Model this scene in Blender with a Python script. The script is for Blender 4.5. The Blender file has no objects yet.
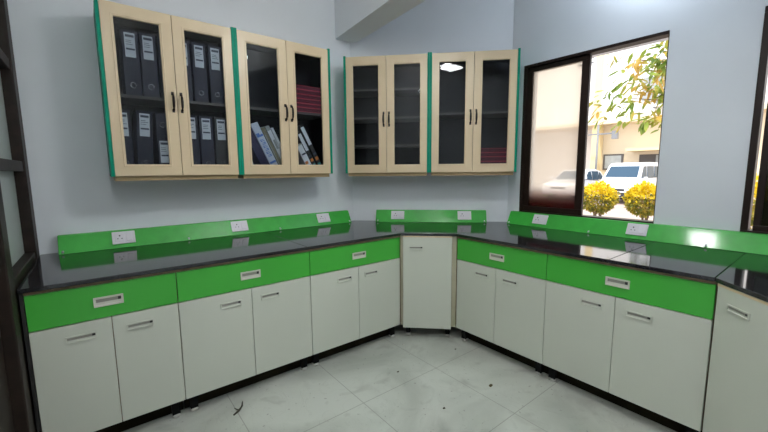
import bpy, bmesh, math, random
from mathutils import Vector, Matrix
random.seed(7)
C = bpy.context.scene.collection
PI = math.pi
W = 2.97            # inner face of left wall (y) and right wall (x)
CEIL = 3.0
S2 = math.sqrt(0.5)

# ------------------------------------------------------------------ materials
def nt(name):
    m = bpy.data.materials.new(name); m.use_nodes = True
    t = m.node_tree; t.nodes.clear()
    out = t.nodes.new('ShaderNodeOutputMaterial')
    return m, t, out
def N(t, kind, **kw):
    n = t.nodes.new(kind)
    for k, v in kw.items():
        if k in n.inputs: n.inputs[k].default_value = v
        else: setattr(n, k, v)
    return n
def col(c): return (c[0], c[1], c[2], 1)
def mat(name, c, rough=.5, metal=0, spec=.5, var=.06, scale=6, bump=0, bscale=60, coat=0):
    m, t, out = nt(name)
    b = N(t, 'ShaderNodeBsdfPrincipled', Roughness=rough, Metallic=metal)
    b.inputs['Specular IOR Level'].default_value = spec
    b.inputs['Coat Weight'].default_value = coat
    b.inputs['Coat Roughness'].default_value = .08
    tc = N(t, 'ShaderNodeTexCoord')
    no = N(t, 'ShaderNodeTexNoise', Scale=scale, Detail=4.)
    t.links.new(tc.outputs['Object'], no.inputs['Vector'])
    r = N(t, 'ShaderNodeMapRange'); r.inputs['From Min'].default_value = .3; r.inputs['From Max'].default_value = .7
    r.inputs['To Min'].default_value = 1-var; r.inputs['To Max'].default_value = 1+var
    t.links.new(no.outputs['Fac'], r.inputs['Value'])
    mx = N(t, 'ShaderNodeVectorMath', operation='SCALE'); mx.inputs[0].default_value = c[:3]
    t.links.new(r.outputs['Result'], mx.inputs['Scale'])
    t.links.new(mx.outputs['Vector'], b.inputs['Base Color'])
    if bump:
        n2 = N(t, 'ShaderNodeTexNoise', Scale=bscale, Detail=3.)
        t.links.new(tc.outputs['Object'], n2.inputs['Vector'])
        bp = N(t, 'ShaderNodeBump', Strength=bump, Distance=.01)
        t.links.new(n2.outputs['Fac'], bp.inputs['Height']); t.links.new(bp.outputs['Normal'], b.inputs['Normal'])
    t.links.new(b.outputs[0], out.inputs[0])
    return m

M = {}
M['wall'] = mat('wall_paint', (.755, .785, .825), .6, var=.03, scale=2, bump=.05, bscale=25)
M['ceil'] = mat('ceiling_paint', (.86, .86, .86), .8, var=.02)
M['green'] = mat('green_laminate', (.055, .40, .045), .30, var=.05, scale=3)
M['trunk'] = mat('green_paint', (.050, .43, .055), .45, spec=.2, var=.10, scale=14, coat=.45)
M['trunk'].node_tree.nodes['Principled BSDF'].inputs['Coat Roughness'].default_value = .10
M['teal'] = mat('teal_edge', (.0, .26, .16), .45, spec=.15, var=.08)
M['white'] = mat('white_laminate', (.58, .60, .52), .32, var=.02, scale=2)
M['cream'] = mat('cream_laminate', (.66, .52, .335), .32, var=.03, scale=3)
M['tan'] = mat('tan_laminate', (.42, .30, .15), .5, var=.08)
M['hand'] = mat('cream_plastic', (.60, .60, .52), .35, var=.02)
M['slot'] = mat('slot_shade', (.27, .26, .23), .5, var=.05)
M['wood'] = mat('brown_ply', (.24, .165, .095), .6, var=.25, scale=20)
M['strip'] = mat('strip_ply', (.40, .37, .26), .5, var=.1)
M['shade'] = mat('shade_board', (.016, .013, .007), .9, spec=.1, var=.3)  # near-black, puts the shade under the cabinets into colour
M['dark'] = mat('black_laminate', (.016, .015, .014), .5, var=.1)
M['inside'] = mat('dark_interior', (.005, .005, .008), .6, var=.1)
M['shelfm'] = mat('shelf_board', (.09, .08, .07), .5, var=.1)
M['leg'] = mat('black_metal', (.008, .008, .008), .6, spec=.1)
M['foot'] = mat('white_foot', (.55, .54, .50), .5)
M['iron'] = mat('dark_iron', (.012, .008, .008), .4, spec=.25)
M['plate'] = mat('switch_white', (.72, .70, .74), .35, var=.01)
M['hole'] = mat('socket_black', (.02, .02, .02), .6)
M['brown'] = mat('dark_wood', (.018, .011, .008), .5, var=.3, scale=14, spec=.25)
M['frost'] = mat('pale_panel', (.46, .51, .49), .35, var=.04, scale=2)
M['alu'] = mat('brown_aluminium', (.020, .010, .007), .45, var=.1, spec=.25)
M['filed'] = mat('black_file', (.011, .013, .034), .55, var=.25, scale=30)
M['fileg'] = mat('charcoal_file', (.035, .036, .034), .5, var=.25, scale=30)
M['label'] = mat('label_paper', (.72, .76, .80), .6, var=.02)
M['ink'] = mat('ink', (.06, .07, .10), .6)
M['ring'] = mat('ring_metal', (.45, .46, .5), .25, metal=1)
M['paper'] = mat('papers', (.60, .59, .54), .8, var=.08, scale=40)
M['navy'] = mat('navy_cover', (.035, .03, .09), .5, var=.15)
M['bluew'] = mat('blue_white_spine', (.62, .68, .80), .5, var=.03)
M['bluei'] = mat('blue_ink', (.10, .22, .62), .5)
M['olive'] = mat('olive_paper', (.24, .22, .14), .7, var=.15)
M['grey'] = mat('grey_cover', (.34, .37, .36), .6, var=.1)
M['red'] = mat('red_cover', (.46, .024, .055), .5, var=.15, scale=20)
M['redp'] = mat('pinkish_page', (.12, .015, .03), .7, var=.1)
M['orange'] = mat('orange_print', (.75, .25, .05), .6)
M['tealp'] = mat('teal_print', (.05, .40, .38), .6)
M['dirt'] = mat('dark_debris', (.05, .045, .03), .8, var=.3, scale=200)
M['brass'] = mat('brown_debris', (.09, .065, .02), .7, var=.3, scale=200)
M['putty'] = mat('white_putty', (.70, .74, .72), .6)
M['carw'] = mat('white_car_paint', (.72, .74, .80), .25, var=.01, coat=.5)
M['carg'] = mat('car_glass', (.03, .07, .12), .25, var=.02, spec=.35)
M['carb'] = mat('car_black', (.03, .03, .035), .5)
M['tyre'] = mat('tyre', (.02, .02, .02), .8)
M['chrome'] = mat('chrome', (.6, .6, .62), .2, metal=1)
M['lampg'] = mat('headlamp', (.75, .78, .8), .1, spec=.9)
M['bwhite'] = mat('facade_white', (.82, .80, .78), .8, var=.04, scale=.6)
M['bcream'] = mat('facade_cream', (.74, .63, .46), .8, var=.05, scale=.6)
M['byel'] = mat('facade_yellow', (.80, .65, .38), .8, var=.05, scale=.6)
M['bdark'] = mat('opening_dark', (.09, .08, .075), .6)
M['bgrey'] = mat('window_grey', (.34, .36, .36), .5, var=.1)
M['pole'] = mat('pole_grey', (.22, .23, .25), .5)
M['ground'] = mat('courtyard_concrete', (.40, .325, .295), .9, var=.06, scale=1.5)
M['bark'] = mat('bark', (.16, .11, .07), .9, var=.3, scale=20)

def leafmat(name, c1, c2, c3, scale):
    m, t, out = nt(name)
    geo = N(t, 'ShaderNodeTexCoord'); vo = N(t, 'ShaderNodeTexNoise', Scale=scale, Detail=1.)
    t.links.new(geo.outputs['Object'], vo.inputs['Vector'])
    cr = N(t, 'ShaderNodeValToRGB'); e = cr.color_ramp.elements
    e[0].position = .36; e[0].color = col(c1); e[1].position = .64; e[1].color = col(c3)
    x = e.new(.5); x.color = col(c2)
    t.links.new(vo.outputs['Fac'], cr.inputs['Fac'])
    d = N(t, 'ShaderNodeBsdfPrincipled', Roughness=.45); tr = N(t, 'ShaderNodeBsdfTranslucent')
    t.links.new(cr.outputs['Color'], d.inputs['Base Color']); t.links.new(cr.outputs['Color'], tr.inputs['Color'])
    mx = N(t, 'ShaderNodeMixShader', Fac=.35)
    t.links.new(d.outputs[0], mx.inputs[1]); t.links.new(tr.outputs[0], mx.inputs[2]); t.links.new(mx.outputs[0], out.inputs[0])
    return m
M['leaf'] = leafmat('tree_leaf', (.14, .24, .04), (.30, .36, .06), (.55, .36, .08), 3.2)
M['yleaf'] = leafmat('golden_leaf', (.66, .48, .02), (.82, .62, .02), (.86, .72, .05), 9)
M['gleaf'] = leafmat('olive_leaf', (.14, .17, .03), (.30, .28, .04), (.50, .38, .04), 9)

# granite
m, t, out = nt('black_granite'); M['granite'] = m
b = N(t, 'ShaderNodeBsdfPrincipled', Roughness=.07); b.inputs['Specular IOR Level'].default_value = .6
tc = N(t, 'ShaderNodeTexCoord'); no = N(t, 'ShaderNodeTexNoise', Scale=260., Detail=2.)
t.links.new(tc.outputs['Object'], no.inputs['Vector'])
cr = N(t, 'ShaderNodeValToRGB'); cr.color_ramp.elements[0].position = .5; cr.color_ramp.elements[0].color = (.010, .010, .012, 1)
cr.color_ramp.elements[1].position = .78; cr.color_ramp.elements[1].color = (.07, .07, .08, 1)
t.links.new(no.outputs['Fac'], cr.inputs['Fac']); t.links.new(cr.outputs['Color'], b.inputs['Base Color'])
t.links.new(b.outputs[0], out.inputs[0])

# floor tiles: 0.6 m marble tiles with joints, veins and dirt
m, t, out = nt('marble_tile'); M['floor'] = m
b = N(t, 'ShaderNodeBsdfPrincipled', Roughness=.32); tc = N(t, 'ShaderNodeTexCoord')
def math_(op, a, bval=None, c=None):
    n = N(t, 'ShaderNodeMath', operation=op)
    for i, v in enumerate((a, bval, c)):
        if v is None: continue
        if isinstance(v, (int, float)): n.inputs[i].default_value = v
        else: t.links.new(v, n.inputs[i])
    return n.outputs[0]
sp = N(t, 'ShaderNodeSeparateXYZ'); t.links.new(tc.outputs['Object'], sp.inputs[0])
def joint(o, off):
    f = math_('FRACT', math_('DIVIDE', math_('SUBTRACT', o, off), .6))
    d = math_('ABSOLUTE', math_('SUBTRACT', f, .5))
    return math_('GREATER_THAN', d, .4962)
j = math_('MAXIMUM', joint(sp.outputs[0], .515), joint(sp.outputs[1], 1.03))
n1 = N(t, 'ShaderNodeTexNoise', Scale=1.7, Detail=6., Distortion=1.2); t.links.new(tc.outputs['Object'], n1.inputs['Vector'])
cr = N(t, 'ShaderNodeValToRGB'); e = cr.color_ramp.elements
e[0].position = .3; e[0].color = (.40, .42, .375, 1); e[1].position = .62; e[1].color = (.57, .59, .535, 1)
t.links.new(n1.outputs['Fac'], cr.inputs['Fac'])
n2 = N(t, 'ShaderNodeTexNoise', Scale=2.4, Detail=9., Distortion=3.5); t.links.new(tc.outputs['Object'], n2.inputs['Vector'])
v = math_('ABSOLUTE', math_('SUBTRACT', n2.outputs['Fac'], .5))
vein = math_('MULTIPLY', math_('LESS_THAN', v, .006), .10)
n3 = N(t, 'ShaderNodeTexNoise', Scale=38., Detail=4.); t.links.new(tc.outputs['Object'], n3.inputs['Vector'])
n4 = N(t, 'ShaderNodeTexNoise', Scale=5.5, Detail=7., Distortion=.8); t.links.new(tc.outputs['Object'], n4.inputs['Vector'])
sm = N(t, 'ShaderNodeMapRange'); t.links.new(n4.outputs['Fac'], sm.inputs['Value'])
sm.inputs['From Min'].default_value = .56; sm.inputs['From Max'].default_value = .78; sm.inputs['To Max'].default_value = .42
spot = math_('MAXIMUM', math_('MULTIPLY', math_('GREATER_THAN', n3.outputs['Fac'], .69), .5), sm.outputs['Result'])
mk = math_('MAXIMUM', math_('MAXIMUM', math_('MULTIPLY', j, .5), vein), spot)
mx = N(t, 'ShaderNodeMix', data_type='RGBA'); mx.inputs['B'].default_value = (.13, .12, .10, 1)
t.links.new(mk, mx.inputs['Factor']); t.links.new(cr.outputs['Color'], mx.inputs['A'])
t.links.new(mx.outputs['Result'], b.inputs['Base Color'])
t.links.new(b.outputs[0], out.inputs[0])

# clear cabinet glass
def glassmat(name, tint, gl=.06):
    m, t, out = nt(name)
    tr = N(t, 'ShaderNodeBsdfTransparent', Color=col(tint)); g = N(t, 'ShaderNodeBsdfGlossy', Roughness=.015)
    fr = N(t, 'ShaderNodeFresnel', IOR=1.24); mx = N(t, 'ShaderNodeMixShader')
    t.links.new(fr.outputs[0], mx.inputs[0])
    t.links.new(tr.outputs[0], mx.inputs[1]); t.links.new(g.outputs[0], mx.inputs[2]); t.links.new(mx.outputs[0], out.inputs[0])
    return m
M['glass'] = glassmat('cabinet_glass', (.82, .84, .86))
M['wglass'] = glassmat('window_glass', (.10, .11, .10))
# filmed window pane: hazy cream film, turning dark maroon towards its bottom edge
m, t, out = nt('filmed_pane'); M['film'] = m
tc = N(t, 'ShaderNodeTexCoord'); sp = N(t, 'ShaderNodeSeparateXYZ'); t.links.new(tc.outputs['Object'], sp.inputs[0])
mr = N(t, 'ShaderNodeMapRange'); t.links.new(sp.outputs[2], mr.inputs['Value'])
mr.inputs['From Min'].default_value = .02; mr.inputs['From Max'].default_value = .20; mr.interpolation_type = 'SMOOTHSTEP'
cA = N(t, 'ShaderNodeMix', data_type='RGBA'); cA.inputs['A'].default_value = (.15, .06, .06, 1); cA.inputs['B'].default_value = (.93, .89, .83, 1)
t.links.new(mr.outputs['Result'], cA.inputs['Factor'])
tr = N(t, 'ShaderNodeBsdfTransparent'); tl = N(t, 'ShaderNodeBsdfTranslucent')
t.links.new(cA.outputs['Result'], tr.inputs['Color']); t.links.new(cA.outputs['Result'], tl.inputs['Color'])
mx = N(t, 'ShaderNodeMixShader', Fac=.33); t.links.new(tr.outputs[0], mx.inputs[1]); t.links.new(tl.outputs[0], mx.inputs[2])
g = N(t, 'ShaderNodeBsdfGlossy', Roughness=.05); fr = N(t, 'ShaderNodeFresnel', IOR=1.45)
mx2 = N(t, 'ShaderNodeMixShader'); t.links.new(fr.outputs[0], mx2.inputs[0]); t.links.new(mx.outputs[0], mx2.inputs[1]); t.links.new(g.outputs[0], mx2.inputs[2])
t.links.new(mx2.outputs[0], out.inputs[0])
# lamp diffusers, the second for the added fill lamp
for nm, st, lc in (('lamp', 54., (.98, 1, .985, 1)), ('fill_lamp', 29., (.98, 1, .985, 1)), ('bulb', 57., (.76, .87, 1, 1))):
    m, t, out = nt(nm+'_diffuser'); M[nm] = m
    em = N(t, 'ShaderNodeEmission', Color=lc, Strength=st); t.links.new(em.outputs[0], out.inputs[0])

# ------------------------------------------------------------------ mesh helpers
class MB:
    def __init__(s): s.v = []; s.f = []; s.m = []; s.smooth = set()
    def face(s, ids, mi=0, sm=False):
        s.f.append(tuple(ids)); s.m.append(mi)
        if sm: s.smooth.add(len(s.f)-1)
    def add(s, pts):
        k = len(s.v); s.v += [tuple(p) for p in pts]; return k
    def box(s, x0, x1, y0, y1, z0, z1, mi=0):
        k = s.add([(x0,y0,z0),(x1,y0,z0),(x1,y1,z0),(x0,y1,z0),(x0,y0,z1),(x1,y0,z1),(x1,y1,z1),(x0,y1,z1)])
        for q in ((0,3,2,1),(4,5,6,7),(0,1,5,4),(1,2,6,5),(2,3,7,6),(3,0,4,7)): s.face([k+i for i in q], mi)
        return s
    def prism(s, poly, z0, z1, mi=0):
        n = len(poly); k = s.add([(x,y,z0) for x,y in poly]+[(x,y,z1) for x,y in poly])
        s.face([k+i for i in reversed(range(n))], mi); s.face([k+n+i for i in range(n)], mi)
        for i in range(n):
            j = (i+1) % n; s.face([k+i,k+j,k+n+j,k+n+i], mi)
        return s
    def extrude_x(s, prof, x0, x1, mi=0):      # prof = (y,z) polygon
        n = len(prof); k = s.add([(x0,y,z) for y,z in prof]+[(x1,y,z) for y,z in prof])
        s.face([k+i for i in range(n)], mi); s.face([k+n+i for i in reversed(range(n))], mi)
        for i in range(n):
            j = (i+1) % n; s.face([k+j,k+i,k+n+i,k+n+j], mi)
        return s
    def ring(s, x0, x1, z0, z1, wl, wr, wb, wt, y0, y1, mi=0):   # rectangular frame lying in xz
        o = [(x0,z0),(x1,z0),(x1,z1),(x0,z1)]; i_ = [(x0+wl,z0+wb),(x1-wr,z0+wb),(x1-wr,z1-wt),(x0+wl,z1-wt)]
        k = s.add([(x,y0,z) for x,z in o]+[(x,y0,z) for x,z in i_]+[(x,y1,z) for x,z in o]+[(x,y1,z) for x,z in i_])
        for a in range(4):
            c = (a+1) % 4
            s.face([k+a,k+c,k+4+c,k+4+a], mi); s.face([k+8+c,k+8+a,k+12+a,k+12+c], mi)
            s.face([k+c,k+a,k+8+a,k+8+c], mi); s.face([k+4+a,k+4+c,k+12+c,k+12+a], mi)
        return s
    def tube(s, pts, r, n=8, mi=0, closed=False):
        pts = [Vector(p) for p in pts]; L = len(pts); rings = []
        rr = r if isinstance(r, (list, tuple)) else [r]*L
        for i, p in enumerate(pts):
            if closed: d = pts[(i+1) % L]-pts[i-1]
            else: d = pts[min(i+1, L-1)]-pts[max(i-1, 0)]
            d.normalize(); a = Vector((0,0,1)) if abs(d.z) < .9 else Vector((1,0,0))
            u = d.cross(a).normalized(); w = d.cross(u)
            k = s.add([p+(u*math.cos(2*PI*q/n)+w*math.sin(2*PI*q/n))*rr[i] for q in range(n)]); rings.append(k)
        for i in range(L if closed else L-1):
            a, c = rings[i], rings[(i+1) % L]
            for q in range(n): s.face([a+q,a+(q+1)%n,c+(q+1)%n,c+q], mi, True)
        if not closed:
            s.face([rings[0]+q for q in reversed(range(n))], mi); s.face([rings[-1]+q for q in range(n)], mi)
        return s
    def cyl(s, p0, p1, r, n=16, mi=0): return s.tube([p0, p1], r, n, mi)
    def build(s, name, mats, parent=None, loc=(0,0,0), rot=(0,0,0), bev=0, seg=2):
        me = bpy.data.meshes.new(name); me.from_pydata(s.v, [], s.f)
        if not isinstance(mats, (list, tuple)): mats = [mats]
        for mm in mats: me.materials.append(M[mm])
        for p, mi in zip(me.polygons, s.m): p.material_index = mi
        for i in s.smooth: me.polygons[i].use_smooth = True
        bm = bmesh.new(); bm.from_mesh(me); bmesh.ops.recalc_face_normals(bm, faces=bm.faces); bm.to_mesh(me); bm.free()
        o = bpy.data.objects.new(name, me); C.objects.link(o); o.location = loc; o.rotation_euler = rot
        if parent: o.parent = parent
        if bev:
            md = o.modifiers.new('Bevel', 'BEVEL'); md.width = bev; md.segments = seg; md.limit_method = 'ANGLE'
        return o
def thing(name, label, cat, loc=(0,0,0), rot=(0,0,0), group=None):
    o = bpy.data.objects.new(name, None); C.objects.link(o); o.empty_display_size = .1
    o.location = loc; o.rotation_euler = rot
    tag(o, label, cat, group); return o
def tag(o, label, cat, group=None, kind=None):
    o['label'] = label; o['category'] = cat
    if group: o['group'] = group
    if kind: o['kind'] = kind
    return o
def struct(o): o['kind'] = 'structure'; return o
def dup(root, loc, rot, label, group=None):
    r = root.copy(); C.objects.link(r); r.location = loc; r.rotation_euler = rot; r['label'] = label
    if group: r['group'] = group
    for ch in list(root.children):
        c = ch.copy(); C.objects.link(c); c.parent = r
        for g_ in list(ch.children):
            d = g_.copy(); C.objects.link(d); d.parent = c
    return r

# ------------------------------------------------------------------ room shell
C1 = (1.952, W); C2 = (W, 1.937)
struct(MB().box(-.5, 3.18, -1.1, 3.18, -.12, 0).build('floor', 'floor'))
struct(MB().box(-.5, 3.18, -1.1, 3.18, CEIL, CEIL+.14).build('ceiling', 'ceil'))
struct(MB().box(-.5, C1[0], W, 3.18, 0, CEIL).build('wall_left', 'wall'))
wb_ = struct(MB().box(-.735, .735, 0, .12, 0, CEIL).build('wall_back', 'wall', loc=((C1[0]+C2[0])/2, (C1[1]+C2[1])/2, 0), rot=(0, 0, -PI/4)))
ys = [-1.1, -.55, .376, .803, 1.811, C2[1]]; zs = [0, .944, 2.216, CEIL]
wr = MB()
for i in range(5):
    for k in range(3):
        if k == 1 and i in (1, 3): continue
        wr.box(W, 3.18, ys[i], ys[i+1], zs[k], zs[k+1])
struct(wr.build('wall_right', 'wall'))
struct(MB().box(-.5, W, -1.1, -.9, 0, CEIL).build('wall_front', 'wall'))
struct(MB().box(-.5, -.385, -.9, W, 0, CEIL).build('wall_side', 'wall'))
struct(MB().prism([(1.792, W), (1.414, -.9), (1.668, -.9), (1.997, W)], 2.515, CEIL).build('trim_1', 'wall'))      # concrete beam under the ceiling

# glazed wooden partition at the left end of the counter
pt = thing('glazed_partition', 'dark wooden partition with pale glazed panels beside left end of counter', 'partition', (-.351, 2.495, 0))
for y0, y1 in ((.36, .48), (-.48, -.37)): MB().box(-.03, .046, y0, y1, 0, CEIL-.004).build('post', 'brown', pt, bev=.006)
for z in (1.355, 1.90): MB().box(-.025, .036, -.37, .36, z, z+.055).build('rail', 'brown', pt, bev=.004)
MB().extrude_x([(-.37,.80),(.36,.80),(.36,.895),(-.37,.895)], -.03, .040).build('sill', 'brown', pt, bev=.004)
for z0, z1 in ((.895, 1.355), (1.41, 1.90), (1.955, 2.74)): MB().box(-.012, -.004, -.37, .36, z0, z1).build('glass_pane', 'frost', pt)
MB().box(-.025, .02, -.37, .36, 0.01, .80).build('lower_panel', 'brown', pt)
# plain timber door beyond it, out of the frame
d1 = struct(MB().box(-.3845, -.345, 1.05, 2.0, 0.0, 2.1).build('door_1', 'brown'))

# ------------------------------------------------------------------ windows
def frame_box(name, mats, parent, y0, y1, z0, z1, w, x0, x1, bev=.003):
    mb = MB()
    mb.box(x0, x1, y0, y1, z0, z0+w).box(x0, x1, y0, y1, z1-w, z1).box(x0, x1, y0, y0+w, z0+w, z1-w).box(x0, x1, y1-w, y1, z0+w, z1-w)
    return mb.build(name, mats, parent, bev=bev)
w1 = bpy.data.objects.new('window_1', None); C.objects.link(w1); struct(w1); w1.location = (W, .803, .944)
fw_ = MB(); fw_.box(-.012, .075, 0, 1.01, 0, .032).box(-.012, .075, 0, 1.01, 1.250, 1.272).box(-.012, .075, .978, 1.01, .032, 1.250).box(.06, .10, 0, .022, .032, 1.250)
fw_.build('window_frame', 'alu', w1, bev=.003)
sash = MB(); 
y0, y1, z0, z1 = .478, .978, .032, 1.240
sash.box(.0, .03, y0, y1, z0, z0+.045).box(.0, .03, y0, y1, z1-.03, z1).box(.0, .03, y0, y0+.058, z0+.045, z1-.03).box(.0, .03, y1-.045, y1, z0+.045, z1-.03)
sash.build('sash', 'alu', w1, bev=.003)
pn = MB().box(.012, .017, 0, y1-y0-.10, 0, 1.136).build('filmed_pane', 'film', w1, loc=(0, y0+.057, z0+.044))
sb = MB()
sb.box(.036, .062, .50, .976, .034, .07).box(.036, .062, .50, .976, 1.213, 1.25).box(.036, .062, .50, .54, .07, 1.213).box(.036, .062, .945, .976, .07, 1.213)
sb.build('rear_sash', 'alu', w1, bev=.003)
w2 = bpy.data.objects.new('window_2', None); C.objects.link(w2); struct(w2); w2.location = (W, -.546, .944)
frame_box('window_frame', 'alu', w2, 0, .922, 0, 1.272, .032, -.012, .075)
frame_box('sash', 'alu', w2, .44, .872, .032, 1.240, .032, .0, .03)
frame_box('rear_sash', 'alu', w2, .034, .49, .032, 1.240, .032, .036, .062)
MB().box(.012, .017, .471, .841, .063, 1.209).build('glass_pane', 'wglass', w2)
MB().box(.046, .051, .065, .459, .063, 1.209).build('glass_pane', 'wglass', w2)

# ------------------------------------------------------------------ base cabinets
def plate_handle(name, parent, cx, cz, w, h, rim, mats=('hand', 'slot')):
    mb = MB(); mb.ring(-w/2, w/2, -h/2, h/2, rim, rim, rim, rim, -.006, 0, 0)
    mb.box(-w/2+rim*.9, w/2-rim*.9, -.0008, 0, -h/2+rim*.9, h/2-rim*.9, 0)
    mb.box(-w/2+rim*1.15, w/2-rim*1.15, -.0016, -.0007, -.002, h/2-rim*1.1, 1)     # finger slot
    mb.box(w/2-rim*1.15-.012, w/2-rim*1.15, -.0042, -.0015, -.001, h/2-rim*1.1, 2)    # black block at right end of slot
    return mb.build(name, list(mats)+['hole'], parent, loc=(cx, -.0002, cz))
def legs(root, w, d):
    for x in (.045, w-.045):
        for y in (.055, d-.08):
            l = MB().box(x-.02, x+.02, y-.016, y+.016, .016, .106).build('leg', 'leg', root)
            MB().cyl((x, y, 0), (x, y, .018), .022, 14).build('foot_cap', 'foot', l)
def base_cabinet(label, loc, rz, w, split, hx):
    r = thing('base_cabinet', label, 'cabinet', loc, (0, 0, rz), 'base cabinets with a green drawer over two doors')
    D = .74; g = .002
    MB().box(.001, w-.001, .019, D, .106, .838).build('carcass', 'wood', r)
    MB().box(.001, w-.001, .003, .0185, .8225, .838).build('top_rail', 'wood', r)
    MB().box(.004, w-.004, .095, .11, 0, .1055).build('shade_board', 'shade', r)  # added dark board, blocks light and stands for shade under the open cabinet
    dr = MB().box(g, w-g, 0, .018, .6585, .8205).build('drawer_front', 'green', r, bev=.0015)
    plate_handle('handle', dr, split if False else w/2, .738, .115, .046, .008)
    for k, (a, b_) in enumerate(((g, split-.0015), (split+.0015, w-g))):
        do = MB().box(a, b_, 0, .018, .1065, .654).build('door', 'white', r, bev=.0015)
        plate_handle('handle', do, split-.118 if k == 0 else split+.112, .585, .116, .034, .006, ('white', 'slot'))
    legs(r, w, D); return r
YL = 2.136; XR = 2.138
e1 = base_cabinet('green drawer and white doors, narrowest cabinet, leftmost under the counter', (-.288, YL, 0), 0, .574, .291, 0)
MB().box(-.0125, -.0005, .0, .74, .03, .8375).build('end_panel', 'dark', e1)
base_cabinet('middle one of the three green drawer cabinets along the left wall', (.286, YL, 0), 0, .767, .384, 0)
base_cabinet('green drawer cabinet directly left of the plain white corner cabinet', (1.053, YL, 0), 0, .778, .383, 0)
base_cabinet('green drawer cabinet directly right of the plain white corner cabinet', (XR, 1.820, 0), -PI/2, .713, .350, 0)
base_cabinet('green drawer cabinet below the window opening, nearest one on the right', (XR, 1.107, 0), -PI/2, .782, .386, 0)

def corner_cabinet(label, center, rz, half, depthpoly, door, hx, hz):
    r = thing('corner_cabinet', label, 'cabinet', center, (0, 0, rz), 'plain white corner cabinets')
    MB().prism(depthpoly, .106, .838).build('carcass', 'wood', r)
    if door[0] > -half+.01: MB().box(-half+.003, door[0]-.003, .004, .028, .106, .836).build('filler_strip', 'strip', r)
    if door[1] < half-.01: MB().box(door[1]+.003, half-.003, .004, .028, .106, .836).build('filler_strip', 'strip', r)
    do = MB().box(door[0], door[1], -.012, .012, .09, .837).build('door', 'white', r, bev=.002)
    MB().box(door[0], door[1], -.0135, -.0118, .826, .8365).build('edge_band', 'cream', do)
    h = plate_handle('handle', do, hx, hz, .112, .030, .006, ('white', 'slot')); h.location.y = -.0122
    for x, y in ((-half+.06, .07), (half-.06, .07), (0, .75)):
        l = MB().box(x-.018, x+.018, y-.016, y+.016, .016, .106).build('leg', 'leg', r)
        MB().cyl((x, y, 0), (x, y, .018), .022, 14).build('foot_cap', 'foot', l)
    return r
hl = .2195
corner_cabinet('plain white single door cabinet set across the inner corner of counter', (1.985, 1.978, 0), -PI/4, hl,
    [(-.198, .024), (.198, .024), (.73, .545), (.66, .62), (.62, .99), (-.62, .99), (-.66, .62), (-.73, .545)], (-.196, .180), -.095, .742)
corner_cabinet('plain white single door cabinet at far right edge beside the green drawer', (XR-.216, .325-.216, 0), -PI*.75, .305,
    [(-.284, .024), (.284, .024), (.70, .50), (.42, .76), (.0, 1.12), (-.42, .76), (-.74, .49)], (-.283, .10), -.165, .752)

# ------------------------------------------------------------------ countertop
ct = thing('countertop', 'long polished black granite countertop running around three walls', 'countertop', (1.99, 1.99, .8385))
def slab(poly):
    MB().prism([(x-1.99, y-1.99) for x, y in poly], 0, .0195).build('slab', 'granite', ct, bev=.003)
slab([(-.302, 2.117), (1.0295, 2.117), (1.0295, W-.002), (-.302, W-.002)])
slab([(1.0305, 2.117), (1.826, 2.117), (2.119, 1.824), (2.119, .7605), (W-.002, .7605), (W-.002, C2[1]-.001), (C1[0]-.001, W-.002), (1.0305, W-.002)])
slab([(2.119, .7595), (2.119, .3305), (W-.002, .3305), (W-.002, .7595)])
slab([(2.119, .3295), (1.684, -.105), (1.684, -.88), (W-.002, -.88), (W-.002, .3295)])
# wood support under the near slab, outside of view
sp_ = thing('support_panel', 'brown plywood panel holding up near end of granite counter', 'panel', (1.73, -.79, 0))
MB().box(-.02, .02, -.08, .08, 0, .838).build('board', 'wood', sp_)

# ------------------------------------------------------------------ sloped green trunking and outlets
TD, TT, ZB, ZT = .097, .0395, .8587, .966
tilt = math.atan2(TD-TT, ZT-ZB)
def trunking(label, loc, rz, L):
    r = thing('cable_trunking', label, 'trunking', loc, (0, 0, rz), 'sloped green trunking along the walls')
    MB().extrude_x([(0, 0), (-TD, 0), (-TT, ZT-ZB), (0, ZT-ZB)], 0, L).build('cover', 'trunk', r, bev=.003)
    n = max(2, round(L/.5))
    for i in range(n):
        x = .02+(L-.04)*i/(n-1) if n > 1 else L/2
        MB().cyl((x, -TD-.003, .012), (x, -TD+.012, .016), .006, 8).build('screw_cap', 'putty', r)
    return r
trunking('sloped green wall trunking on the left wall, with three outlets', (-.214, W-.001, ZB), 0, 2.077)
trunking('short sloped green wall trunking across the corner wall between two longer ones', (C1[0]+.228*S2, C1[1]-.228*S2-.0015, ZB), -PI/4, 1.025)
trunking('sloped green wall trunking on the right wall below the windows', (W-.001, 1.876, ZB), -PI/2, 2.74)

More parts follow.
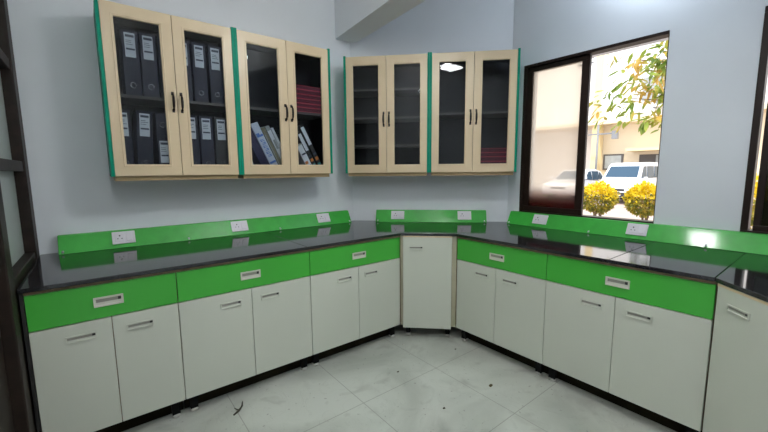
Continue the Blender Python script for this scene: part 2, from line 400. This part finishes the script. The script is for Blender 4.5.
po = thing('power_outlet', '', 'outlet', (0,0,0), (0,0,0), 'white power outlets on the green trunking')
MB().box(-.062, .062, -.008, 0, -.042, .042).build('plate', 'plate', po, bev=.003)
s_ = MB().box(-.046, .004, -.0105, -.007, -.028, .028)
s_.build('socket', 'plate', po, bev=.002)
hs = MB().cyl((-.021, -.0112, .012), (-.021, -.0102, .012), .0048, 10).cyl((-.032, -.0112, -.008), (-.032, -.0102, -.008), .0034, 10).cyl((-.010, -.0112, -.008), (-.010, -.0102, -.008), .0034, 10)
hs.build('pin_holes', 'hole', po)
MB().extrude_x([(-.007, -.026), (-.013, -.026), (-.0095, .026), (-.007, .026)], .014, .044).build('switch_rocker', 'plate', po, bev=.001)
def outlet_at(base, rz, first, label):
    zmid = .920; f = (zmid-ZB)/(ZT-ZB); dep = TD+(TT-TD)*f
    nx, ny = math.sin(rz), -math.cos(rz)          # outward normal of the wall in plan
    nz = 0
    loc = (base[0]+nx*(dep+.0022), base[1]+ny*(dep+.0022), zmid+.0004)
    if first:
        po.location = loc; po.rotation_euler = (-tilt, 0, rz); po['label'] = label; return po
    return dup(po, loc, (-tilt, 0, rz), label, 'white power outlets on the green trunking')
outlet_at((.110, W), 0, True, 'white outlet plate on left wall trunking, the one nearest the wooden partition')
outlet_at((.846, W), 0, False, 'white outlet plate in the middle of the left wall trunking')
outlet_at((1.58, W), 0, False, 'white outlet plate at the right end of the left wall trunking')
outlet_at((C1[0]+.437*S2, C1[1]-.437*S2), -PI/4, False, 'left outlet plate on the short corner trunking')
outlet_at((C1[0]+1.055*S2, C1[1]-1.055*S2), -PI/4, False, 'right outlet plate on the short corner trunking')
outlet_at((W, 1.578), -PI/2, False, 'white outlet plate below the filmed window pane on the right trunking')
outlet_at((W, .877), -PI/2, False, 'white outlet plate below the open half of window on the right trunking')

# ------------------------------------------------------------------ wall cabinets
UZ, UH = 1.319, .978
def wall_cabinet(label, loc, rz, w, d, shelves):
    r = thing('wall_cabinet', label, 'cabinet', loc, (0, 0, rz), 'cream wall cabinets with glass doors')
    for x0 in (0, w-.018): MB().box(x0+.0003, x0+.0177, -.003, d-.002, 0, UH+.004).build('side_panel', 'teal', r, bev=.001)
    MB().box(.0185, w-.0185, .024, d-.002, -.026, .018).build('bottom_panel', 'tan', r)
    MB().box(.0185, w-.0185, .022, d-.002, UH-.018, UH).build('top_panel', 'cream', r)
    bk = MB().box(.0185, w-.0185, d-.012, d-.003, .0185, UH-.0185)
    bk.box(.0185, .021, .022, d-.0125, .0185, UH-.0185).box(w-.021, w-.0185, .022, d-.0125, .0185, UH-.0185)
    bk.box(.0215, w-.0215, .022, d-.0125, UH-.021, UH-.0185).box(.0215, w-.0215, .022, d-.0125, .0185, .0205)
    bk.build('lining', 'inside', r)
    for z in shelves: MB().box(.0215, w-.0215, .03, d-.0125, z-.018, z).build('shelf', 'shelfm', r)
    mid = w/2; g = .0015
    for k, (a, b_) in enumerate(((.019, mid-g), (mid+g, w-.019))):
        so, si = .060, .066                      # outer and meeting stile
        wl, wr_ = (so, si) if k == 0 else (si, so)
        do = MB().ring(a, b_, .002, UH-.004, wl, wr_, .070, .072, 0, .02).build('door', 'cream', r, bev=.002)
        MB().ring(a+wl-.014, b_-wr_+.014, .070-.012, UH-.076+.014, .006, .006, .006, .006, -.003, .002).build('moulding', 'cream', do, bev=.0015)
        MB().box(a+wl-.004, b_-wr_+.004, .011, .0145, .067, UH-.071).build('glass_pane', 'glass', do)
        hx = b_-.022 if k == 0 else a+.022
        hp = MB().tube([(hx, -.003, .405), (hx, -.016, .408), (hx, -.027, .425), (hx, -.030, .455), (hx, -.027, .485), (hx, -.016, .502), (hx, -.003, .505)],
                       [.008, .007, .007, .008, .007, .007, .008], 8)
        hp.box(hx-.007, hx+.007, -.004, 0, .393, .414).box(hx-.007, hx+.007, -.004, 0, .496, .517)
        hp.build('handle', 'iron', do)
    return r
LF = W-.322
wall_cabinet('cream glass door wall cabinet of black files, leftmost of the four', (.071, LF, UZ), 0, .7375, .322, [.48])
wall_cabinet('cream glass door wall cabinet with red folders over leaning binders', (.809, LF, UZ), 0, .733, .322, [.48])
nD = 3.164
def dpt(t_): return ((nD+t_)*S2, (nD-t_)*S2)
wall_cabinet('empty cream glass door wall cabinet on the corner wall', dpt(-.719)+(UZ,), -PI/4, .7265, .315, [.245, .48, .715])
wall_cabinet('cream wall cabinet nearest the window, red folders behind its right glass door', dpt(.008)+(UZ,), -PI/4, .7195, .315, [.50])

# ------------------------------------------------------------------ files and folders in the cabinets
def box_file(label, loc, roty=0, flip=False, cover='filed', w=.082, h=.370, d=.255):
    r = thing('box_file', label, 'file', loc, (0, roty, 0), 'black lever arch files')
    mb = MB(); mb.box(-w/2, w/2, 0, .004, 0, h).box(-w/2, -w/2+.004, .004, d, 0, h).box(w/2-.004, w/2, .004, d, 0, h)
    mb.build('cover', cover, r, bev=.0015)
    MB().box(-w/2+.008, w/2-.008, .012, d-.01, .006, h-.02).build('papers', 'paper', r)
    zl, zr = (h-.152, .058) if not flip else (.062, h-.075)
    lb = MB().box(-.026, .026, -.0012, .0, zl, zl+.136)
    l_ = lb.build('label', 'label', r)
    ik = MB(); 
    for a, b_ in ((.112, .126), (.040, .050)): ik.box(-.021, .022, -.0018, -.0011, zl+a, zl+b_)
    for a in (.092, .082, .070): ik.box(-.020, random.uniform(.004, .02), -.0018, -.0011, zl+a, zl+a+.003)
    ik.build('print', 'ink', l_)
    n = 18
    MB().tube([(.015*math.cos(2*PI*i/n), -.002, zr+.015*math.sin(2*PI*i/n)) for i in range(n)], .0036, 6, closed=True).build('finger_ring', 'ring', r)
    return r
FY = W-.282
zt_, zb_ = UZ+.4805, UZ+.021
for x, lb in ((.222, 'black file with white label, top shelf, left one behind the first glass door'),
              (.312, 'black file with white label, top shelf, second one behind the first glass door'),
              (.402, 'black file mostly hidden by the meeting door stiles, top shelf of leftmost cabinet'),
              (.498, 'black file cut by the left stile, top shelf behind the second glass door'),
              (.592, 'black file with white label, top shelf, middle one behind second glass door'),
              (.690, 'black file with white label, top shelf, rightmost behind second glass door')):
    box_file(lb, (x, FY, zt_))
for x, ry, fl, cv, lb in ((.150, 0, False, 'filed', 'black file on bottom shelf, at left end of the leftmost cabinet'),
        (.245, math.radians(3), False, 'filed', 'slightly tilted black file with white label, bottom shelf, first glass door'),
        (.356, 0, True, 'filed', 'upside down black file with low white label, bottom shelf, first glass door'),
        (.515, 0, False, 'filed', 'black file cut by the left stile, bottom shelf behind second glass door'),
        (.606, 0, False, 'filed', 'black file with white label, bottom shelf, middle one behind second glass door'),
        (.700, 0, False, 'fileg', 'charcoal grey file with white label, bottom shelf, rightmost behind second glass door')):
    box_file(lb, (x, FY, zb_ + (.0035 if ry else 0)), ry, fl, cv, w=.072 if fl else .082)

def lean(name, label, cat, x, th, w, h, d, cover, spine, deco, y=FY):
    """a book whose bottom-left corner stands at x, top leaning left by th"""
    r = thing(name, label, cat, (x, y, zb_), (0, -th, 0), 'binders and papers leaning in second cabinet')
    MB().box(0, w, 0, d, 0, h).build('cover', cover, r, bev=.002)
    if spine:
        s = MB().box(.003, w-.003, -.0014, .0, spine[1]*h, spine[2]*h).build('spine_label', spine[0], r)
        for mt, quads in deco:
            mb = MB()
            for x0, x1, z0, z1 in quads: mb.box(x0*w, x1*w, -.0026, -.0013, z0*h, z1*h)
            mb.build('print', mt, s)
    return r
th = math.radians(25)
lean('paper_bundle', 'white paper bundle with orange and teal print, left bottom of second cabinet', 'papers', .902, th*.5, .018, .24, .23, 'paper', ('label', .05, .95),
     [('orange', [(.2, .8, .62, .74)]), ('tealp', [(.15, .85, .44, .52), (.15, .85, .3, .34)])])
lean('binder', 'navy binder leaning left beside the white binder, bottom shelf of second cabinet', 'binder', .985, th, .062, .325, .24, 'navy', None, [])
deco = [('bluei', [(.08, .92, .72, .76), (.08, .92, .16, .20), (.08, .5, .76, .80)])]
let = []
for i in range(6):
    z = .30+i*.065; let += [(.25, .75, z, z+.012), (.25 if i % 2 else .62, .36 if i % 2 else .75, z, z+.045), (.3, .7, z+.03, z+.04)]
deco.append(('bluei', let))
lean('binder', 'white binder with blue lettering down its leaning spine', 'binder', 1.056, th, .056, .37, .24, 'bluew', ('bluew', .02, .98), deco)
lean('paper_bundle', 'olive brown paper bundle right of the white binder, leaning', 'papers', 1.1205, th, .030, .345, .23, 'olive', ('olive', .1, .9), [('grey', [(.1, .3, .15, .85)])])
lean('binder', 'thin grey binder leaning right of the olive paper bundle', 'binder', 1.156, th, .034, .36, .235, 'grey', ('label', .25, .9), [('grey', [(.3, .8, .5, .7)])])
lean('binder', 'pale thin binder partly behind the meeting stiles of second cabinet', 'binder', 1.196, th, .020, .35, .235, 'label', None, [])
th2 = math.radians(27)
lean('paper_bundle', 'white papers with orange and teal print, left bottom behind fourth glass door', 'papers', 1.345, th2, .05, .22, .22, 'paper', ('label', .05, .95),
     [('orange', [(.1, .6, .25, .36)]), ('tealp', [(.1, .9, .14, .19)]), ('ink', [(.2, .9, .6, .66)])])
dk = [('ink', [(.1, .9, .36, .40)]), ('orange', [(.15, .85, .24, .31)]), ('tealp', [(.15, .85, .13, .18)])]
lean('binder', 'black binder with long white spine label, left of two behind fourth glass door', 'binder', 1.402, th2, .034, .335, .24, 'fileg', ('fileg', .02, .98),
     [('label', [(.12, .9, .52, .94)])]+dk)
lean('binder', 'black binder with long white spine label, right of two behind fourth glass door', 'binder', 1.452, th2, .036, .39, .24, 'fileg', ('fileg', .02, .98),
     [('label', [(.12, .9, .58, .96)])]+dk)

def red_folder(name, label, loc, rz, w, h, d, grp):
    r = thing(name, label, 'folder', loc, (0, 0, rz), grp)
    MB().box(0, w, 0, d, 0, .0035).box(0, w, 0, d, h-.0035, h).box(0, w, d-.004, d, .0036, h-.0036).build('cover', 'red', r)
    MB().box(.004, w-.004, .004, d-.006, .0038, h-.0038).build('pages', 'redp', r)
    return r
ords = ['bottom', 'second from bottom', 'third from bottom', 'third from top', 'second from top', 'topmost']
z = zt_
for i in range(6):
    h = (.034, .030, .034, .033, .035, .030)[i]
    red_folder('red_folder', 'red folder, %s in the pile of six in the second cabinet' % ords[i], (1.232+random.uniform(-.004, .004), FY-.01+random.uniform(-.008, .008), z), 0, .245, h, .25,
               'red folders piled in second cabinet'); z += h+.0006
ords = ['bottom', 'second from bottom', 'middle', 'second from top', 'topmost']
z = UZ+.021
for i in range(5):
    h = (.036, .034, .038, .034, .036)[i]
    x, y = (nD+.055+.43)*S2, (nD+.055-.43)*S2
    red_folder('red_folder', 'red folder, %s in the pile of five in the cabinet nearest the window' % ords[i], (x, y, z), -PI/4, .245, h, .24,
               'red folders piled beside the window'); z += h+.0006

# ------------------------------------------------------------------ ceiling lamp, added fill lamp and bulb
def lamp(label, loc, mt, hw=.125):
    lp = thing('ceiling_light', label, 'lamp', loc)
    MB().box(-hw, hw, -hw, hw, -.03, .028).build('diffuser', mt, lp, bev=.012)
    for y in (-.08, .08):
        MB().box(-.02, .02, y-.02, y+.02, .0285, .036).build('bracket', 'plate', lp)
        MB().cyl((0, y, .036), (0, y, CEIL-loc[2]-.001), .006, 8).build('rod', 'plate', lp)
lamp('square white ceiling lamp hanging beside the concrete beam', (1.338, .935, 2.60), 'lamp', .105)
lamp('added square white fill lamp, unseen, hanging near the timber door', (.0, .0, 2.66), 'fill_lamp')  # unseen lamp added above the camera to even out the room light
pb = thing('pendant_bulb', 'bare bluish white bulb hanging near the window wall above the opening', 'lamp', (2.72, .90, 2.72))
bm = bmesh.new(); bmesh.ops.create_uvsphere(bm, u_segments=16, v_segments=10, radius=.05)
me = bpy.data.meshes.new('bulb'); bm.to_mesh(me); bm.free(); me.materials.append(M['bulb'])
o = bpy.data.objects.new('bulb', me); C.objects.link(o); o.parent = pb
MB().cyl((0, 0, .051), (0, 0, .11), .018, 12).build('socket', 'plate', pb)
MB().cyl((0, 0, .11), (0, 0, CEIL-2.72-.001), .004, 8).build('cord', 'leg', pb)

# ------------------------------------------------------------------ litter on the floor
def crumb(label, loc, s, mt, seed):
    rnd = random.Random(seed); bm = bmesh.new(); bmesh.ops.create_icosphere(bm, subdivisions=2, radius=1)
    for v in bm.verts:
        k = rnd.uniform(.55, 1.1); v.co = Vector((v.co.x*s*k, v.co.y*s*k*.7, max(-.0, v.co.z+.6)*s*.35*k))
    me = bpy.data.meshes.new('debris'); bm.to_mesh(me); bm.free(); me.materials.append(M[mt])
    o = bpy.data.objects.new('debris', me); C.objects.link(o); o.location = loc
    return tag(o, label, 'debris', 'litter on the tile floor')
crumb('brown crumb of litter on floor, largest one in front of the right doors', (1.829, 1.27, 0), .017, 'brass', 1)
crumb('small dark crumb in the middle of tile floor', (1.441, 1.304, 0), .011, 'dirt', 2)
crumb('small dark crumb on floor nearest the corner cabinet', (1.483, 1.755, 0), .009, 'dirt', 3)
tw = MB().tube([(0,0,.005), (.035,.02,.007), (.06,.05,.006), (.075,.09,.005)], [.004,.006,.005,.003], 6)
tw.tube([(.035,.02,.007), (.02,.055,.006)], [.004, .002], 6).build('twig', 'dirt', loc=(.49, 1.99, 0))
tag(bpy.data.objects['twig'], 'dark twig on floor in front of the left cabinets', 'twig')
crumb('pale plaster chip on floor by the left of corner cabinet', (1.76, 2.02, 0), .013, 'paper', 5)
crumb('dark crumb by the feet right of corner cabinet', (2.02, 1.72, 0), .009, 'dirt', 6)

# ------------------------------------------------------------------ outdoors
GZ = -.2
struct(MB().box(3.181, 60, -30, 45, GZ-.1, GZ).build('ground', 'ground'))
def car(label, loc, rz, prof, hwf, side_windows, shield, rear, L, van):
    r = thing('car', label, 'car', loc, (0, 0, rz), 'white cars parked outside')
    n = len(prof); mb = MB()
    k = mb.add([(x, hwf(z), z) for x, z in prof]+[(x, -hwf(z), z) for x, z in prof])
    mb.face([k+i for i in range(n)]); mb.face([k+n+i for i in reversed(range(n))])
    for i in range(n):
        j = (i+1) % n; mb.face([k+j, k+i, k+n+i, k+n+j])
    mb.build('body', 'carw', r, bev=.04, seg=3)
    for a in (1, -1):
        for q in side_windows:
            m_ = MB(); kk = m_.add([(x, a*(hwf(z)+.006), z) for x, z in q]+[(x, a*(hwf(z)-.01), z) for x, z in q])
            nn = len(q); m_.face([kk+i for i in range(nn)]); 
            for i in range(nn): m_.face([kk+i, kk+(i+1) % nn, kk+nn+(i+1) % nn, kk+nn+i])
            m_.build('side_window', 'carg', r)
    for nm, ((xa, za), (xb, zb2)) in (('windscreen', shield), ('rear_window', rear)):
        dx, dz = xb-xa, zb2-za; ln = math.hypot(dx, dz); ox, oz = dz/ln*.008, -dx/ln*.008
        if ox*(1 if nm == 'windscreen' else -1) < 0: ox, oz = -ox, -oz
        m_ = MB(); kk = m_.add([(xa+ox, hwf(za)-.09, za+oz), (xa+ox, -hwf(za)+.09, za+oz), (xb+ox, -hwf(zb2)+.11, zb2+oz), (xb+ox, hwf(zb2)-.11, zb2+oz),
                                (xa-ox, hwf(za)-.09, za-oz), (xa-ox, -hwf(za)+.09, za-oz), (xb-ox, -hwf(zb2)+.11, zb2-oz), (xb-ox, hwf(zb2)-.11, zb2-oz)])
        for q in ((0,1,2,3), (7,6,5,4), (0,4,5,1), (1,5,6,2), (2,6,7,3), (3,7,4,0)): m_.face([kk+i for i in q])
        m_.build(nm, 'carg', r)
    fx = L/2
    MB().box(fx-.06, fx+.05, -.70, .70, .30, .50).build('front_bumper', 'carb' if van else 'carw', r, bev=.03)
    MB().box(fx-.03, fx+.025, -.36, .36, .56, .66).build('grille', 'carb', r, bev=.01)
    MB().box(fx+.05, fx+.058, -.24, .24, .36, .45).build('number_plate', 'plate', r)
    for a in (1, -1):
        MB().box(fx-.10, fx+.02, a*.56-.13, a*.56+.13, .62, .78).build('headlamp', 'lampg', r, bev=.03)
        mm = MB().box(.78, .92, a*.82-.07, a*.82+.07, 1.02, 1.16); mm.build('mirror', 'carw', r, bev=.03)
        for x in (L/2-.72, -L/2+.68):
            wh = MB().cyl((x, a*.58, .29), (x, a*.745, .29), .29, 24).build('wheel', 'tyre', r)
            MB().cyl((x, a*.74, .29), (x, a*.755, .29), .17, 16).build('hub_cap', 'chrome', wh)
    return r
vhw = lambda z: .745-.085*max(0, (z-.9)/.9)
car('white minivan parked nose toward the window between two yellow bushes', (19.45, 6.27, GZ), PI,
    [(1.80, .28), (1.82, .62), (1.76, .86), (1.62, .98), (1.28, 1.12), (.80, 1.66), (.62, 1.76), (0, 1.80), (-1.55, 1.79), (-1.74, 1.64), (-1.80, .9), (-1.80, .28)], vhw,
    [[(1.08, 1.12), (.40, 1.10), (.40, 1.62), (.76, 1.60)], [(.32, 1.10), (-.55, 1.10), (-.55, 1.62), (.32, 1.62)], [(-.66, 1.10), (-1.5, 1.12), (-1.46, 1.60), (-.66, 1.62)]],
    ((1.26, 1.15), (.84, 1.62)), ((-1.79, 1.05), (-1.745, 1.58)), 3.6, True)
chw = lambda z: .80-.17*max(0, (z-.85)/.6)
car('white hatchback seen blurred through the filmed window pane', (19.45, 8.75, GZ), PI,
    [(1.85, .26), (1.88, .55), (1.80, .74), (1.60, .84), (.86, .98), (.18, 1.44), (0, 1.49), (-.8, 1.50), (-1.3, 1.40), (-1.72, 1.02), (-1.84, .9), (-1.84, .26)], chw,
    [[(.72, 1.0), (-.12, .98), (-.12, 1.40), (.16, 1.38)], [(-.2, .98), (-1.0, .99), (-.95, 1.39), (-.2, 1.41)], [(-1.06, .99), (-1.45, 1.02), (-1.2, 1.32), (-1.06, 1.36)]],
    ((.84, 1.01), (.22, 1.42)), ((-1.68, 1.06), (-1.34, 1.36)), 3.7, False)

bd = thing('building', 'cream and white building across the courtyard behind the cars', 'building', (23, 8, GZ))
def bbox(name, mt, x0, x1, y0, y1, z0, z1, par=None, bev=0): return MB().box(x0, x1, y0-8, y1-8, z0-GZ, z1-GZ).build(name, mt, par or bd, bev=bev)
bbox('lower_wall', 'bcream', 0, .3, -6, 9.4, GZ, 3.75)
bbox('lower_wall', 'bwhite', 1.6, 1.9, 9.4, 26, GZ, 3.75)
bbox('upper_wall', 'bwhite', -.55, .3, -6, 26, 3.95, 9.4)
bbox('floor_slab', 'bcream', -.9, 1.9, -6, 26, 3.74, 3.93)
bbox('parapet', 'bwhite', -.7, .3, -6, 26, 9.4, 10.1)
bbox('column', 'byel', -.62, -.02, 8.95, 9.32, GZ, 9.4)
bbox('column', 'byel', -.62, -.02, 15.4, 15.8, GZ, 9.4)
wf = bbox('notice_window', 'bdark', -.05, 0, 7.85, 9.02-.15, 1.25, 2.12); bbox('pane', 'bgrey', -.07, -.05, 7.95, 8.77, 1.33, 2.04, wf)
bbox('canopy', 'byel', -1.0, 0, 5.3, 7.45, 2.22, 2.38)
dw = bbox('doorway', 'bdark', -.03, 0, 5.6, 7.1, GZ, 2.05); bbox('door_leaf', 'bgrey', -.06, -.03, 5.65, 6.35, GZ+.02, 2.0, dw)
for y0, z0 in ((5.0, 4.75), (19.2, 5.0)):
    uw = bbox('window', 'bgrey', -.62, -.55, y0, y0+2.0, z0, z0+1.15)
    for k in range(4): bbox('bar', 'bdark', -.64, -.62, y0+.2+k*.5, y0+.24+k*.5, z0, z0+1.15, uw)
ac = thing('air_conditioner', 'pale outdoor air conditioner unit below upper window of building', 'air conditioner', (22.2, 6.0, 4.35))
MB().box(-.2, .2, -.45, .45, 0, .6).build('casing', 'bwhite', ac, bev=.02)
MB().cyl((-.215, .12, .3), (-.2, .12, .3), .23, 20).build('fan_grille', 'bgrey', ac)
MB().box(-.2, .248, -.4, -.34, -.06, 0).box(-.2, .248, .34, .4, -.06, 0).build('bracket', 'pole', ac)
vl = thing('louvre_vent', 'dark horizontal louvres high on the white facade', 'vent', (22.45, 9.9, 7.2))
for k in range(3): MB().box(-.08, -.002, -.42, .42, k*.28, k*.28+.07).build('slat', 'pole', vl)
pl = thing('lamp_post', 'thin grey post with crossarm standing left of the yellow column', 'post', (21.75, 8.75, GZ))
MB().cyl((0, 0, 0), (0, 0, 3.9), .055, 10).build('pole', 'pole', pl)
MB().box(-.03, .03, -.9, .5, 3.35, 3.42).build('crossarm', 'pole', pl)
MB().box(-.12, .12, -.98, -.72, 3.08, 3.5).build('box', 'pole', pl)

# leaves
def leaf_pts(p, d, up, L, wd):
    d = d.normalized(); s = d.cross(up)
    if s.length < 1e-3: s = d.cross(Vector((1, 0, .1)))
    s.normalize(); u = s.cross(d)
    return [p, p+d*L*.35+s*wd-u*.05*L, p+d*L*.75+s*wd*.7-u*.12*L, p+d*L-u*.25*L, p+d*L*.75-s*wd*.7-u*.12*L, p+d*L*.35-s*wd-u*.05*L]
def leaf(mb, p, d, up, L, wd, mi=0):
    k = mb.add(leaf_pts(p, d, up, L, wd)); mb.face([k+i for i in range(6)], mi)
def rv(r): return Vector((r.uniform(-1, 1), r.uniform(-1, 1), r.uniform(-1, 1)))
tr_ = thing('tree', 'tree with long drooping leaves reaching across the open window half', 'tree', (7.3, .9, GZ))
base = Vector((7.3, .9, GZ)); r_ = random.Random(3)
tk = MB().tube([(0,0,0), (.03,.05,1.2), (-.05,.1,2.4), (-.1,.3,3.4), (-.1,.4,4.6)], [.11,.10,.085,.06,.03], 10)
tk.build('trunk', 'bark', tr_)
cl = [(2.143,2.97),(1.942,2.783),(1.87,2.976),(2.442,3.01),(2.117,2.559),(2.371,2.754),(2.495,2.471),(2.62,2.333),(2.222,2.128),(1.897,2.119),(1.947,1.95),(2.685,2.15),(1.856,2.413),(2.0,3.2),
      (1.75,2.6),(1.70,3.0),(1.95,2.66),(2.0,2.98),(2.06,2.80),(2.30,2.58),(2.05,2.35),(1.80,2.82)]
br = MB(); fo = MB()
for i, (y, z) in enumerate(cl):
    x = 6.6+r_.uniform(-.35, .35); k = x/6.6
    e = Vector((x, y*k, 1.338+(z-1.338)*k))-base
    st = Vector((-.06, .15, min(4.4, max(1.9, e.z-.5))))
    md_ = st.lerp(e, .55)+Vector((0, 0, .12))
    if i % 3 == 0: br.tube([st, md_, e], [.016, .009, .004], 5)
    for q in range(17):
        f = r_.uniform(.72, 1.06); p = st.lerp(e, f)+Vector((0, 0, .06))+rv(r_)*.07
        d = (e-st).normalized()*.5+rv(r_)*.9; d.z -= .45
        leaf(fo, p, d, Vector((0, 0, 1))+rv(r_)*.5, r_.uniform(.12, .23), r_.uniform(.022, .036))
for q in range(500):   # rest of the crown, behind the wall from here
    p = Vector((r_.gauss(0, .7), r_.gauss(.0, .5), 4.0+r_.gauss(0, .6)))
    leaf(fo, p, rv(r_)+Vector((0, 0, -.5)), Vector((0, 0, 1)), r_.uniform(.10, .18), .024)
br.build('branches', 'bark', tr_); fo.build('foliage', 'leaf', tr_)['kind'] = 'stuff'
def bush(label, x, y, rad, cz, seed):
    r = thing('bush', label, 'bush', (x, y, GZ), (0, 0, 0), 'clipped yellow bushes outside the window')
    rn = random.Random(seed); st = MB()
    for k in range(7):
        a = rn.uniform(0, 2*PI); st.tube([(math.cos(a)*.05, math.sin(a)*.05, 0), (math.cos(a)*.08, math.sin(a)*.08, (cz-GZ)*.5), (math.cos(a)*rad*.5, math.sin(a)*rad*.5, cz-GZ)], [.02, .016, .008], 6)
    st.build('stems', 'bark', r)
    fo = MB()
    for k in range(4200):
        d = rv(rn)
        if d.length > 1 or d.length < .1: continue
        d.normalize(); rr = rn.uniform(.72, 1.05)*(1+.10*math.sin(5*d.x+seed)*math.cos(4*d.y))
        p = Vector((d.x*rad*rr, d.y*rad*rr, cz-GZ+d.z*rad*.92*rr))
        if d.z < -.35 and rn.random() < .2: continue
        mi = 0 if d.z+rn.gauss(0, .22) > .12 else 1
        leaf(fo, p, d+rv(rn)*.8, rv(rn), rn.uniform(.05, .085), rn.uniform(.018, .030), mi)
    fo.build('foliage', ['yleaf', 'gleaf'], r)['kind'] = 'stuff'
bush('round yellow bush outside, left of two, just right of the middle window post', 9.7, 3.80, .37, .62, 1)
bush('round yellow bush outside, right of two, at right edge of window opening', 9.6, 2.80, .36, .64, 2)
bush('round yellow bush seen through the right hand window', 8.2, 1.15, .5, .75, 3)

# ------------------------------------------------------------------ daylight
wd = bpy.data.worlds.new('World'); bpy.context.scene.world = wd; wd.use_nodes = True
t = wd.node_tree; t.nodes.clear(); o_ = t.nodes.new('ShaderNodeOutputWorld'); bg = t.nodes.new('ShaderNodeBackground')
bg.inputs['Color'].default_value = (.93, .96, 1, 1); bg.inputs['Strength'].default_value = 1.7
t.links.new(bg.outputs[0], o_.inputs[0])
sl = bpy.data.lights.new('sun', 'SUN'); sl.energy = 2.3; sl.angle = math.radians(2); sl.color = (1, .93, .80)
so = bpy.data.objects.new('sun', sl); C.objects.link(so); so.location = (-10, 10, 30)
so.rotation_euler = Vector((-.45, -.50, .9)).to_track_quat('Z', 'Y').to_euler()

# ------------------------------------------------------------------ camera
f_, yaw, pitch, roll, H = 364.7614, math.radians(38.0882), math.radians(-7.1589), math.radians(-.5076), 1.34328
fw = Vector((math.sin(yaw)*math.cos(pitch), math.cos(yaw)*math.cos(pitch), math.sin(pitch)))
r0 = Vector((math.cos(yaw), -math.sin(yaw), 0)); u0 = r0.cross(fw)
Rv = r0*math.cos(roll)+u0*math.sin(roll); Uv = -r0*math.sin(roll)+u0*math.cos(roll)
cd = bpy.data.cameras.new('camera'); cd.sensor_width = 36; cd.lens = f_/768*36; cd.clip_start = .02; cd.clip_end = 200
co = bpy.data.objects.new('camera', cd); C.objects.link(co)
mw = Matrix((Rv, Uv, -fw)).transposed().to_4x4(); mw.translation = Vector((0, 0, H)); co.matrix_world = mw
sc = bpy.context.scene; sc.camera = co
sc.view_settings.view_transform = 'Standard'; sc.view_settings.look = 'None'; sc.view_settings.gamma = 1
sc.view_settings.use_curve_mapping = False; sc.view_settings.exposure = 0.58
sc.cycles.max_bounces = 8; sc.cycles.transparent_max_bounces = 16; sc.cycles.use_denoising = True
